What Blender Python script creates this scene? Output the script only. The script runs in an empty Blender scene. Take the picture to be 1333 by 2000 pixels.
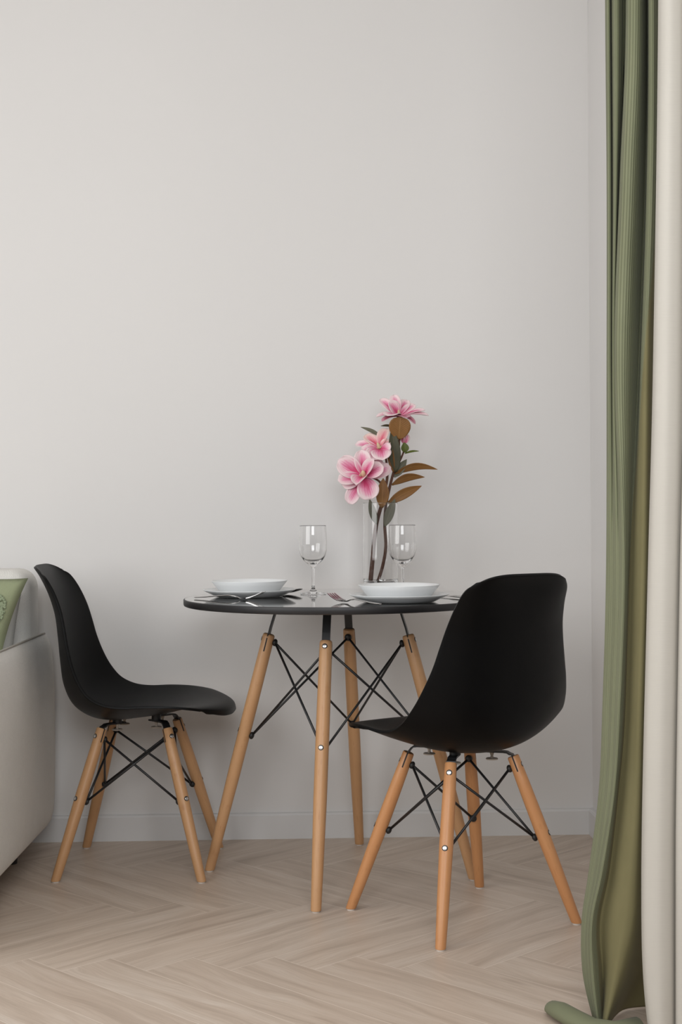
import bpy, bmesh, math, random
from mathutils import Vector, Matrix
random.seed(7)
C = bpy.context.scene.collection
SC = bpy.context.scene
PI = math.pi

# ------------------------------------------------------------------ camera, world, lights, exposure
F, HY, HC, ROLL = 2853.9, 994.991, 0.953, 0.0068
CX, CY = 666.5, 1000.0
cam = bpy.data.cameras.new('camera'); camo = bpy.data.objects.new('camera', cam); C.objects.link(camo)
cam.sensor_fit = 'AUTO'; cam.sensor_width = 36.0; cam.lens = F / 2000 * 36.0
cam.shift_y = (HY - CY) / 2000.0
camo.matrix_world = Matrix.Translation((0, 0, HC)) @ Matrix.Rotation(PI / 2, 4, 'X') @ Matrix.Rotation(-ROLL, 4, 'Z')
SC.camera = camo
SC.view_settings.view_transform = 'Standard'; SC.view_settings.look = 'None'
SC.view_settings.exposure = 0.0; SC.view_settings.gamma = 1.0; SC.view_settings.use_curve_mapping = False

W = bpy.data.worlds.new('World'); SC.world = W; W.use_nodes = True
W.node_tree.nodes['Background'].inputs[0].default_value = (0.93, 0.96, 1.0, 1)
W.node_tree.nodes['Background'].inputs[1].default_value = 0.13

def area(name, loc, target, sx, sy, power, col):
    l = bpy.data.lights.new(name, 'AREA'); l.shape = 'RECTANGLE'; l.size = sx; l.size_y = sy
    l.energy = power; l.color = col
    o = bpy.data.objects.new(name, l); C.objects.link(o); o.location = loc
    o.rotation_euler = (Vector(target) - Vector(loc)).to_track_quat('-Z', 'Y').to_euler()
    return o
area('assumed_key_light_left', (-2.5, 1.2, 1.6), (0.5, 4.0, 0.7), 2.4, 1.9, 57, (0.99, 0.99, 0.985))  # lamp added for assumed soft key light from the left; no window built
area('fill_light_front', (0.05, 0.5, 1.7), (0.6, 4.2, 0.9), 1.4, 1.1, 37.5, (0.97, 0.985, 1.0))  # added fill light, no window here; brightens the right of the back wall
SC.cycles.max_bounces = 24; SC.cycles.transmission_bounces = 24; SC.cycles.glossy_bounces = 12

# ------------------------------------------------------------------ helpers
def at(px, py, Y):
    c, s = math.cos(ROLL), math.sin(ROLL)
    dx, dy = px - CX, py - CY
    u = c * dx - s * dy; w = s * dx + c * dy
    return Vector((u * Y / F, Y, HC - (w + CY - HY) * Y / F))

def obj(name, bm, mat, parent=None, smooth=True, recalc=True, auto=None):
    if recalc: bmesh.ops.recalc_face_normals(bm, faces=bm.faces[:])
    me = bpy.data.meshes.new(name); bm.to_mesh(me); bm.free()
    mats = mat if isinstance(mat, (list, tuple)) else [mat]
    for m in mats: me.materials.append(m)
    if smooth:
        me.polygons.foreach_set('use_smooth', [True] * len(me.polygons))
        if auto: me.set_sharp_from_angle(angle=math.radians(auto))
    o = bpy.data.objects.new(name, me); C.objects.link(o)
    if parent is not None: o.parent = parent
    return o

def empty(name, loc=(0, 0, 0), rz=0.0):
    o = bpy.data.objects.new(name, None); C.objects.link(o); o.location = loc; o.rotation_euler = (0, 0, rz)
    o.empty_display_size = 0.05
    return o

def tag(o, label=None, cat=None, group=None, kind=None):
    if label: o['label'] = label
    if cat: o['category'] = cat
    if group: o['group'] = group
    if kind: o['kind'] = kind
    return o

def copy_tree(o, parent=None):
    c = o.copy(); C.objects.link(c)
    if parent is not None: c.parent = parent
    for ch in list(o.children): copy_tree(ch, c)
    return c

def frame(d):
    d = d.normalized()
    a = Vector((0, 0, 1)) if abs(d.z) < 0.95 else Vector((1, 0, 0))
    x = d.cross(a).normalized(); y = x.cross(d).normalized()
    return x, y

def taper(bm, p0, p1, prof, seg=24, ground=None):
    """round bar from p0 to p1; prof = [(t, r)], first at p0; ground: cut the p1 end on that level"""
    p0, p1 = Vector(p0), Vector(p1); d = p1 - p0; x, y = frame(d); dn = d.normalized()
    rings = []
    for i, (t, r) in enumerate(prof):
        ring = []
        for k in range(seg):
            a = 2 * PI * k / seg
            v = p0 + d * t + (x * math.cos(a) + y * math.sin(a)) * r
            if ground is not None and i >= len(prof) - 2:
                zz = ground if i == len(prof) - 1 else ground + 0.003
                if i == len(prof) - 1 or v.z < zz or True: v = v + dn * ((v.z - zz) / -dn.z)
            ring.append(bm.verts.new(v))
        rings.append(ring)
    for a, b in zip(rings, rings[1:]):
        for k in range(seg): bm.faces.new((a[k], a[(k + 1) % seg], b[(k + 1) % seg], b[k]))
    bm.faces.new(rings[0]); bm.faces.new(rings[-1])

def tube(bm, pts, r, seg=10, caps=True):
    pts = [Vector(p) for p in pts]; rs = r if isinstance(r, (list, tuple)) else [r] * len(pts)
    rings = []; x = None
    for i, p in enumerate(pts):
        d = (pts[min(i + 1, len(pts) - 1)] - pts[max(i - 1, 0)]).normalized()
        if x is None: x, y = frame(d)
        else:
            x = (x - d * x.dot(d)).normalized()
        y = d.cross(x)
        rings.append([bm.verts.new(p + (x * math.cos(2 * PI * k / seg) + y * math.sin(2 * PI * k / seg)) * rs[i]) for k in range(seg)])
    for a, b in zip(rings, rings[1:]):
        for k in range(seg): bm.faces.new((a[k], a[(k + 1) % seg], b[(k + 1) % seg], b[k]))
    if caps: bm.faces.new(rings[0]); bm.faces.new(rings[-1])

def lathe(bm, prof, seg=64, center=(0, 0, 0), close=False):
    cx, cy, cz = center; rings = []
    full = []                            # support loops beside the corners keep long walls truly straight
    for (ra_, za), (rb_, zb_) in zip(prof, prof[1:]):
        full.append((ra_, za)); L = math.hypot(rb_ - ra_, zb_ - za)
        if L > 0.02:
            for e in (0.0012, L - 0.0012): full.append((ra_ + (rb_ - ra_) * e / L, za + (zb_ - za) * e / L))
    full.append(prof[-1]); prof = full
    for r, z in prof:
        if r < 1e-6: rings.append([bm.verts.new((cx, cy, cz + z))])
        else: rings.append([bm.verts.new((cx + r * math.cos(2 * PI * k / seg), cy + r * math.sin(2 * PI * k / seg), cz + z)) for k in range(seg)])
    prs = list(zip(rings, rings[1:])) + ([(rings[-1], rings[0])] if close else [])
    for a, b in prs:
        for k in range(seg):
            k2 = (k + 1) % seg
            if len(a) == 1 and len(b) == 1: continue
            if len(a) == 1: bm.faces.new((a[0], b[k2], b[k]))
            elif len(b) == 1: bm.faces.new((a[k], a[k2], b[0]))
            else: bm.faces.new((a[k], a[k2], b[k2], b[k]))

def box(bm, lo, hi, M=None):
    vs = [Vector((x, y, z)) for x in (lo[0], hi[0]) for y in (lo[1], hi[1]) for z in (lo[2], hi[2])]
    if M is not None: vs = [M @ v for v in vs]
    v = [bm.verts.new(p) for p in vs]
    for f in ((0, 1, 3, 2), (4, 6, 7, 5), (0, 4, 5, 1), (2, 3, 7, 6), (0, 2, 6, 4), (1, 5, 7, 3)): bm.faces.new([v[i] for i in f])

def ellipsoid(bm, c, r, M=None, u=16, v=10):
    c = Vector(c); R = M.to_3x3() if M is not None else None
    def pt(x, y, z):
        p = Vector((x * r[0], y * r[1], z * r[2]))
        return bm.verts.new(c + (R @ p if R is not None else p))
    top, bot = pt(0, 0, 1), pt(0, 0, -1); rings = []
    for i in range(1, v):
        t = PI * i / v
        rings.append([pt(math.sin(t) * math.cos(2 * PI * k / u), math.sin(t) * math.sin(2 * PI * k / u), math.cos(t)) for k in range(u)])
    for k in range(u):
        k2 = (k + 1) % u
        bm.faces.new((top, rings[0][k], rings[0][k2])); bm.faces.new((bot, rings[-1][k2], rings[-1][k]))
        for a, b in zip(rings, rings[1:]): bm.faces.new((a[k], b[k], b[k2], a[k2]))

def cr(pts, t):
    """Catmull-Rom through a list of tuples at parameter t in [0, n-1]"""
    n = len(pts); i = min(int(t), n - 2); f = t - i
    p0 = pts[max(i - 1, 0)]; p1 = pts[i]; p2 = pts[i + 1]; p3 = pts[min(i + 2, n - 1)]
    return tuple(0.5 * (2 * b + (c - a) * f + (2 * a - 5 * b + 4 * c - d) * f * f + (3 * b - a - 3 * c + d) * f ** 3) for a, b, c, d in zip(p0, p1, p2, p3))


def loft(bm, rows):
    """rows: list of closed loops"""
    vs = [[bm.verts.new(p) for p in r] for r in rows]; n = len(vs[0])
    for a, b in zip(vs, vs[1:]):
        for k in range(n): bm.faces.new((a[k], a[(k + 1) % n], b[(k + 1) % n], b[k]))
    bm.faces.new(vs[0]); bm.faces.new(vs[-1])

def grid_faces(bm, g, uvf=None, uv2=None):
    lay = bm.loops.layers.uv.new('UVMap') if uvf else None
    lay2 = bm.loops.layers.uv.new('guide') if uv2 else None
    for i in range(len(g) - 1):
        for j in range(len(g[0]) - 1):
            f = bm.faces.new((g[i][j], g[i][j + 1], g[i + 1][j + 1], g[i + 1][j]))
            if uvf:
                for l, (a, b) in zip(f.loops, ((i, j), (i, j + 1), (i + 1, j + 1), (i + 1, j))): l[lay].uv = uvf(a, b)
            if uv2:
                for l, (a, b) in zip(f.loops, ((i, j), (i, j + 1), (i + 1, j + 1), (i + 1, j))): l[lay2].uv = uv2(a, b)

# ------------------------------------------------------------------ materials
def lin(r, g, b):
    f = lambda c: (c / 255 / 12.92) if c <= 10.3 else ((c / 255 + 0.055) / 1.055) ** 2.4
    return (f(r), f(g), f(b), 1)

class NT:
    def __init__(s, name, rough=0.5, base=None, **kw):
        s.m = bpy.data.materials.new(name); s.m.use_nodes = True; s.t = s.m.node_tree; s.n = s.t.nodes
        s.b = s.n['Principled BSDF']; s.b.inputs['Roughness'].default_value = rough
        if base: s.b.inputs['Base Color'].default_value = base
        for k, v in kw.items(): s.b.inputs[k.replace('_', ' ')].default_value = v
    def new(s, typ, **kw):
        n = s.n.new(typ)
        for k, v in kw.items(): setattr(n, k, v)
        return n
    def link(s, a, b): s.t.links.new(a, b)
    def math(s, op, a, b=None, c=None, clamp=False):
        n = s.new('ShaderNodeMath', operation=op); n.use_clamp = clamp
        for i, v in enumerate((a, b, c)):
            if v is None: continue
            if hasattr(v, 'links'): s.link(v, n.inputs[i])
            else: n.inputs[i].default_value = v
        return n.outputs[0]
    def mix(s, f, a, b):
        n = s.new('ShaderNodeMix', data_type='RGBA')
        for i, v in ((0, f), (6, a), (7, b)):
            if hasattr(v, 'links'): s.link(v, n.inputs[i])
            else: n.inputs[i].default_value = v
        return n.outputs[2]
    def noise(s, vec, scale, detail=4, rough=0.5, dist=0.0):
        n = s.new('ShaderNodeTexNoise'); n.inputs['Scale'].default_value = scale; n.inputs['Detail'].default_value = detail
        n.inputs['Roughness'].default_value = rough; n.inputs['Distortion'].default_value = dist
        if vec is not None: s.link(vec, n.inputs['Vector'])
        return n.outputs[0]
    def ramp(s, f, stops):
        n = s.new('ShaderNodeValToRGB'); s.link(f, n.inputs[0])
        while len(n.color_ramp.elements) < len(stops): n.color_ramp.elements.new(0.5)
        for e, (p, c) in zip(n.color_ramp.elements, stops): e.position = p; e.color = c
        return n.outputs[0]
    def coord(s, which='Object'): return s.new('ShaderNodeTexCoord').outputs[which]
    def sep(s, v):
        n = s.new('ShaderNodeSeparateXYZ'); s.link(v, n.inputs[0]); return n.outputs
    def comb(s, x, y, z=0.0):
        n = s.new('ShaderNodeCombineXYZ')
        for i, v in enumerate((x, y, z)):
            if hasattr(v, 'links'): s.link(v, n.inputs[i])
            else: n.inputs[i].default_value = v
        return n.outputs[0]
    def bump(s, h, strength=0.3, dist=0.002):
        n = s.new('ShaderNodeBump'); n.inputs['Strength'].default_value = strength; n.inputs['Distance'].default_value = dist
        s.link(h, n.inputs['Height']); s.link(n.outputs[0], s.b.inputs['Normal'])
    def col(s, c): s.link(c, s.b.inputs['Base Color'])

def m_wall():
    t = NT('wall_paint', 0.85); v = t.coord()
    n = t.noise(v, 1.3, 3)
    t.col(t.mix(n, lin(221, 219, 217), lin(225, 223, 221)))
    t.bump(t.noise(v, 160, 3), 0.05, 0.001)
    return t.m
def m_floor():
    t = NT('oak_plank', 0.42)
    uv = t.new('ShaderNodeUVMap', uv_map='UVMap').outputs[0]; rn = t.new('ShaderNodeUVMap', uv_map='rand').outputs[0]
    u, v, _ = t.sep(uv); r1, r2, _ = t.sep(rn)
    uu = t.math('MULTIPLY_ADD', r1, 53.0, u); vv = t.math('MULTIPLY_ADD', r2, 17.0, v)
    warp = t.noise(t.comb(t.math('MULTIPLY', uu, 2.2), t.math('MULTIPLY', vv, 7.0)), 1.0, 2)
    vw = t.math('MULTIPLY_ADD', t.math('SUBTRACT', warp, 0.5), 0.10, vv)
    broad = t.noise(t.comb(t.math('MULTIPLY', uu, 1.6), t.math('MULTIPLY', vw, 26.0)), 1.0, 4, 0.6)
    fine = t.noise(t.comb(t.math('MULTIPLY', uu, 9.0), t.math('MULTIPLY', vw, 220.0)), 1.0, 3, 0.6)
    c = t.ramp(broad, [(0.28, lin(178, 160, 144)), (0.5, lin(204, 187, 171)), (0.72, lin(216, 202, 188))])
    c = t.mix(t.math('MULTIPLY', t.math('SUBTRACT', fine, 0.42, clamp=True), 1.6, clamp=True), c, lin(176, 156, 139))
    # knots
    vo = t.new('ShaderNodeTexVoronoi'); vo.inputs['Scale'].default_value = 1.0
    t.link(t.comb(t.math('MULTIPLY', uu, 1.7), t.math('MULTIPLY', vw, 9.0)), vo.inputs['Vector'])
    k = t.math('MULTIPLY', t.math('SUBTRACT', 0.085, vo.outputs['Distance'], clamp=True), 9.0, clamp=True)
    c = t.mix(t.math('MULTIPLY', k, 0.7), c, lin(128, 100, 82))
    tone = t.math('MULTIPLY', r2, 0.45)
    c = t.mix(tone, c, t.mix(0.5, c, lin(190, 170, 153)))
    # bevelled joint, paler than the boards
    PW, PL = 0.1237, 0.6187
    e = t.math('MINIMUM', t.math('MINIMUM', v, t.math('SUBTRACT', PW, v)), t.math('MINIMUM', u, t.math('SUBTRACT', PL, u)))
    j = t.math('LESS_THAN', e, 0.0011)
    c = t.mix(t.math('MULTIPLY', j, 0.55), c, lin(232, 219, 206))
    t.col(c); t.bump(t.math('MULTIPLY_ADD', fine, 0.5, t.math('MULTIPLY', j, -0.6)), 0.12, 0.001)
    return t.m
def m_wood(name, a, b):
    t = NT(name, 0.42); v = t.coord('UV'); x, y, _ = t.sep(v)
    n = t.noise(t.comb(t.math('MULTIPLY', x, 4.0), t.math('MULTIPLY', y, 70.0)), 1.0, 4, 0.6)
    f = t.noise(t.comb(t.math('MULTIPLY', x, 30.0), t.math('MULTIPLY', y, 400.0)), 1.0, 2, 0.5)
    c = t.mix(n, a, b); c = t.mix(t.math('MULTIPLY', t.math('SUBTRACT', f, 0.58, clamp=True), 2.2, clamp=True), c, lin(160, 108, 62))
    t.col(c); return t.m
def m_plastic():
    t = NT('black_plastic', 0.42, (0.0012, 0.0012, 0.0014, 1)); t.b.inputs['Specular IOR Level'].default_value = 0.17
    t.bump(t.noise(t.coord(), 900, 2), 0.18, 0.0006); return t.m
def m_fabric(name, a, b, scale=500, strength=0.35, rough=0.95, sheen=0.0):
    t = NT(name, rough); v = t.coord(); t.b.inputs['Sheen Weight'].default_value = sheen
    x, y, z = t.sep(v)
    w1 = t.math('SINE', t.math('MULTIPLY', t.math('ADD', x, y), scale * 2.2)); w2 = t.math('SINE', t.math('MULTIPLY', z, scale * 2.2))
    wv = t.math('MULTIPLY', w1, w2)
    n = t.noise(v, 22, 4); nn = t.noise(v, scale * 0.5, 2)
    t.col(t.mix(t.math('MULTIPLY_ADD', nn, 0.6, t.math('MULTIPLY', n, 0.4)), a, b))
    t.bump(t.math('MULTIPLY_ADD', wv, 0.5, nn), strength, 0.0012); return t.m
def m_curtain(name, a, b, rib=0.0, sheen=0.0, wrinkle=0.2, horiz=0.0, rev=None):
    t = NT(name, 0.9); t.b.inputs['Sheen Weight'].default_value = sheen; t.b.inputs['Sheen Roughness'].default_value = 0.4
    x, y, _ = t.sep(t.coord('UV'))
    n = t.noise(t.comb(t.math('MULTIPLY', x, 16.0), t.math('MULTIPLY', y, 5.0)), 1.0, 4, 0.6)
    s = t.math('SINE', t.math('MULTIPLY', x, 2 * PI / 0.0042))
    s = t.math('MULTIPLY_ADD', s, 0.5, 0.5)
    h = t.math('SINE', t.math('MULTIPLY', y, 2 * PI / 0.006)); h = t.math('MULTIPLY_ADD', h, 0.5, 0.5)
    wv = t.noise(t.comb(t.math('MULTIPLY', x, 30.0), t.math('MULTIPLY', y, 700.0)), 1.0, 3)
    f = t.math('MULTIPLY_ADD', s, rib * 0.5, t.math('MULTIPLY', n, 0.5))
    f = t.math('MULTIPLY_ADD', wv, horiz, f, clamp=True)
    c = t.mix(f, a, b); ribs = t.math('MULTIPLY', s, rib)
    if rev:                              # turned over edge shows the smooth olive reverse of the cloth
        gc_, gr_, _ = t.sep(t.new('ShaderNodeUVMap', uv_map='guide').outputs[0])
        thr = t.math('MAXIMUM', 5.9, t.math('MULTIPLY_ADD', t.math('SUBTRACT', gr_, 1.8), -1.75, 10.3))
        k = t.math('MULTIPLY', t.math('SUBTRACT', gc_, thr), 3.0, clamp=True)
        c = t.mix(k, c, t.mix(n, rev[0], rev[1])); ribs = t.math('MULTIPLY', ribs, t.math('SUBTRACT', 1.0, k))
    t.col(c)
    hh = t.math('ADD', ribs, t.math('MULTIPLY', n, wrinkle * 3))
    hh = t.math('MULTIPLY_ADD', wv, horiz * 0.3, hh)
    t.bump(hh, 0.35, 0.002); return t.m
def m_petal(name, deep, mid, pale):
    t = NT(name, 0.6); t.b.inputs['Subsurface Weight'].default_value = 0.0
    u, v, _ = t.sep(t.coord('UV'))
    av = t.math('ABSOLUTE', t.math('MULTIPLY_ADD', v, 2.0, -1.0))
    st = t.noise(t.comb(t.math('MULTIPLY', u, 1.5), t.math('MULTIPLY', v, 13.0)), 1.0, 4, 0.7)
    core = t.math('SUBTRACT', 1.02, t.math('ADD', t.math('MULTIPLY', av, 0.55), t.math('MULTIPLY', t.math('POWER', u, 1.5), 0.72)))
    f = t.math('ADD', core, t.math('MULTIPLY', t.math('SUBTRACT', st, 0.5), 1.25), clamp=True)
    t.col(t.ramp(f, [(0.22, pale), (0.52, mid), (0.86, deep)]))
    t.bump(st, 0.2, 0.001); return t.m
def m_leaf(name, a, b, rib):
    t = NT(name, 0.55); u, v, _ = t.sep(t.coord('UV'))
    av = t.math('ABSOLUTE', t.math('MULTIPLY_ADD', v, 2.0, -1.0))
    n = t.noise(t.coord('UV'), 6.0, 4)
    vein = t.math('SINE', t.math('MULTIPLY', t.math('MULTIPLY_ADD', av, -0.35, u), 70.0))
    c = t.mix(n, a, b); c = t.mix(t.math('MULTIPLY', t.math('MULTIPLY_ADD', vein, 0.5, 0.5), 0.12), c, rib)
    c = t.mix(t.math('MULTIPLY', t.math('LESS_THAN', av, 0.05), 0.6), c, rib)
    t.col(c); t.bump(vein, 0.15, 0.001); return t.m
M = {}
M['wall'] = m_wall(); M['floor'] = m_floor()
M['ceiling'] = NT('ceiling_paint', 0.9, lin(225, 223, 220)).m
M['skirting'] = NT('skirting_paint', 0.5, lin(218, 217, 216)).m
M['beech'] = m_wood('beech_wood', lin(204, 160, 117), lin(186, 139, 95))
M['beech_shaded'] = m_wood('shaded_beech_wood', lin(204, 150, 102), lin(188, 128, 80))  # same beech wood, with the legs' warm shade mixed into its colour
M['plastic'] = m_plastic()
M['steel_black'] = NT('black_painted_steel', 0.38, (0.012, 0.012, 0.013, 1)).m
M['rubber'] = NT('black_rubber', 0.5, (0.010, 0.010, 0.010, 1)).m
M['chrome'] = NT('bright_zinc', 0.28, (0.72, 0.72, 0.72, 1), Metallic=1.0).m
M['socket'] = NT('dark_recess', 0.7, (0.02, 0.02, 0.02, 1)).m
M['felt'] = NT('beige_felt', 0.9, lin(170, 158, 145)).m
M['glide'] = NT('clear_plastic_glide', 0.35, lin(206, 198, 190)).m
M['table_top'] = NT('black_lacquer_top', 0.055, (0.020, 0.019, 0.019, 1)).m
M['table_top'].node_tree.nodes['Principled BSDF'].inputs['Coat Weight'].default_value = 1.0
M['table_top'].node_tree.nodes['Principled BSDF'].inputs['Coat Roughness'].default_value = 0.06
M['table_edge'] = NT('black_table_edge', 0.45, (0.012, 0.011, 0.012, 1)).m
M['porcelain'] = NT('white_porcelain', 0.16, lin(228, 230, 231)).m
M['steel'] = NT('polished_steel', 0.16, (0.58, 0.57, 0.56, 1), Metallic=1.0).m
M['glass'] = NT('clear_glass', 0.0, (1, 1, 1, 1), Transmission_Weight=1.0, IOR=1.45).m
M['sofa'] = m_fabric('sofa_weave', lin(214, 212, 207), lin(234, 232, 227), 420, 0.5)
M['piping'] = NT('sofa_piping', 0.9, lin(168, 164, 156)).m
M['pillow_green'] = m_fabric('green_cotton', lin(136, 144, 112), lin(152, 159, 128), 700, 0.3)
M['pillow_tuft'] = m_fabric('green_tufts', lin(128, 140, 112), lin(152, 162, 134), 900, 0.4)
M['pillow_white'] = m_fabric('pale_cotton', lin(200, 199, 195), lin(218, 217, 212), 700, 0.25)
M['curtain_green'] = m_curtain('green_corduroy', lin(90, 93, 69), lin(132, 135, 107), rib=1.1, sheen=0.04, wrinkle=0.4, rev=(lin(104, 98, 65), lin(124, 117, 82)))
M['curtain_cream'] = m_curtain('cream_linen', lin(178, 173, 164), lin(194, 190, 181), rib=0.0, wrinkle=0.1, horiz=0.35)
M['petal'] = m_petal('pink_petal', lin(204, 62, 112), lin(226, 140, 172), lin(240, 216, 218))
M['petal_warm'] = m_petal('coral_petal', lin(208, 84, 108), lin(228, 150, 160), lin(240, 212, 204))
M['petal_under'] = m_petal('petal_underside', lin(140, 44, 64), lin(176, 84, 110), lin(206, 150, 164))
M['pistil'] = NT('cream_pistil', 0.8, lin(214, 196, 160)).m
M['leaf_brown'] = m_leaf('brown_leaf_back', lin(120, 82, 38), lin(142, 98, 50), lin(160, 120, 70))
M['leaf_dark'] = m_leaf('dark_green_leaf', lin(52, 54, 36), lin(74, 70, 46), lin(96, 88, 62))
M['leaf_green'] = m_leaf('bright_green_leaf', lin(92, 104, 30), lin(70, 84, 30), lin(112, 120, 50))
M['leaf_grey'] = m_leaf('grey_green_leaf', lin(92, 94, 76), lin(118, 114, 96), lin(136, 130, 112))
M['bark'] = NT('brown_stem', 0.8, lin(98, 66, 52)).m

# ------------------------------------------------------------------ setting
TANW = 0.0345
WY0 = 4.252                           # depth of the wall at X = 0
A = math.atan(TANW)
wdir = Vector((math.cos(A), math.sin(A), 0)); wn = Vector((math.sin(A), -math.cos(A), 0))   # along the wall, into the room
corner = Vector((0.732, WY0 + 0.732 * TANW, 0))
CEIL = 2.62
def slab(name, origin, ax, ln, nrm, th, z0, z1, mat, ext0=0.0):
    """wall: face through origin along ax, body behind the face (away from nrm)"""
    bm = bmesh.new(); p = []
    for s in (-ext0, ln):
        for d in (0, th):
            for z in (z0, z1): p.append(bm.verts.new(origin + ax * s - nrm * d + Vector((0, 0, z))))
    for f in ((0, 1, 3, 2), (4, 6, 7, 5), (0, 4, 5, 1), (2, 3, 7, 6), (0, 2, 6, 4), (1, 5, 7, 3)): bm.faces.new([p[i] for i in f])
    return obj(name, bm, mat, smooth=False)
rdir = wn.copy(); rn = -wdir          # right wall runs towards the camera, faces -x
o = slab('wall_back', corner, -wdir, 3.6, wn, 0.12, -0.12, CEIL, M['wall'], ext0=0.12); o['kind'] = 'structure'
o = slab('wall_right', corner, rdir, 2.6, rn, 0.12, -0.12, CEIL, M['wall']); o['kind'] = 'structure'
bm = bmesh.new()
q = [corner + wdir * 0.12 - wn * 0.12, corner - wdir * 3.6 - wn * 0.12, corner - wdir * 3.6 + wn * 3.2, corner + wdir * 0.12 + wn * 3.2]
v0 = [bm.verts.new(p + Vector((0, 0, CEIL))) for p in q]; v1 = [bm.verts.new(p + Vector((0, 0, CEIL + 0.1))) for p in q]
bm.faces.new(v0); bm.faces.new(v1)
for i in range(4): bm.faces.new((v0[i], v0[(i + 1) % 4], v1[(i + 1) % 4], v1[i]))
o = obj('ceiling', bm, M['ceiling'], smooth=False); o['kind'] = 'structure'

def skirting(name, origin, ax, ln, nrm, start=0.0):
    prof = [(0, 0), (0.015, 0), (0.015, 0.068), (0.0125, 0.0725), (0.008, 0.0745), (0, 0.0745)]
    bm = bmesh.new(); e = []
    for s in (start, ln): e.append([bm.verts.new(origin + ax * s + nrm * d + Vector((0, 0, z))) for d, z in prof])
    n = len(prof)
    for k in range(n): bm.faces.new((e[0][k], e[0][(k + 1) % n], e[1][(k + 1) % n], e[1][k]))
    bm.faces.new(e[0]); bm.faces.new(e[1])
    o = obj(name, bm, M['skirting'], smooth=False); o['kind'] = 'structure'
skirting('baseboard_back', corner, -wdir, 3.6, wn)
skirting('baseboard_right', corner, rdir, 2.6, rn, start=0.0155)

# herringbone floor: one mesh, boards as faces with their own UV and random tone
bm = bmesh.new(); uvl = bm.loops.layers.uv.new('UVMap'); rl = bm.loops.layers.uv.new('rand')
PW, N = 0.1237, 5
X0, Y0 = -0.061, 3.027
def fl(p, q): return Vector(((p + q) * PW / math.sqrt(2) + X0, (q - p) * PW / math.sqrt(2) + Y0, 0))
def inroom(p): 
    d = p - corner
    return d.dot(wn) > -0.13 and d.dot(wn) < 4.9 and d.dot(wdir) < 0.13 and d.dot(wdir) > -3.7
for m in range(-8, 9):
    for k in range(-60, 61):
        for hor in (0, 1):
            bx, by = k + N * m, k - N * m
            if hor: r = (bx, by, bx + N, by + 1)
            else: r = (bx + N, by + 1 - N, bx + N + 1, by + 1)
            cs = [fl(r[0], r[1]), fl(r[2], r[1]), fl(r[2], r[3]), fl(r[0], r[3])]
            if not any(inroom(c) for c in cs): continue
            f = bm.faces.new([bm.verts.new(c) for c in cs])
            L, Wd = N * PW, PW
            uv = [(0, 0), (L, 0), (L, Wd), (0, Wd)] if hor else [(0, 0), (0, Wd), (L, Wd), (L, 0)]
            rr = (random.random(), random.random())
            for l, t in zip(f.loops, uv): l[uvl].uv = t; l[rl].uv = rr
bmesh.ops.remove_doubles(bm, verts=bm.verts[:], dist=1e-5)
for pl_co, pl_no in ((corner + wdir * 0.11, wdir), (corner - wn * 0.11, -wn)):
    bmesh.ops.bisect_plane(bm, geom=bm.verts[:] + bm.edges[:] + bm.faces[:], plane_co=pl_co, plane_no=pl_no, clear_outer=True)
for f in bm.faces:
    if f.normal.z < 0: f.normal_flip()
o = obj('floor', bm, M['floor'], smooth=False, recalc=False); o['kind'] = 'structure'

# ------------------------------------------------------------------ shared builders: wooden leg with steel strap, screws, foot
def wood_uv(o, axis):
    me = o.data; uvl = me.uv_layers.new(name='UVMap'); a = Vector(axis).normalized(); x, y = frame(a); off = random.random() * 9
    for l in me.loops:
        p = me.vertices[l.vertex_index].co
        uvl.data[l.index].uv = (p.dot(a) + off, p.dot(x) * 0.8 + p.dot(y) * 0.6 + off)

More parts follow.
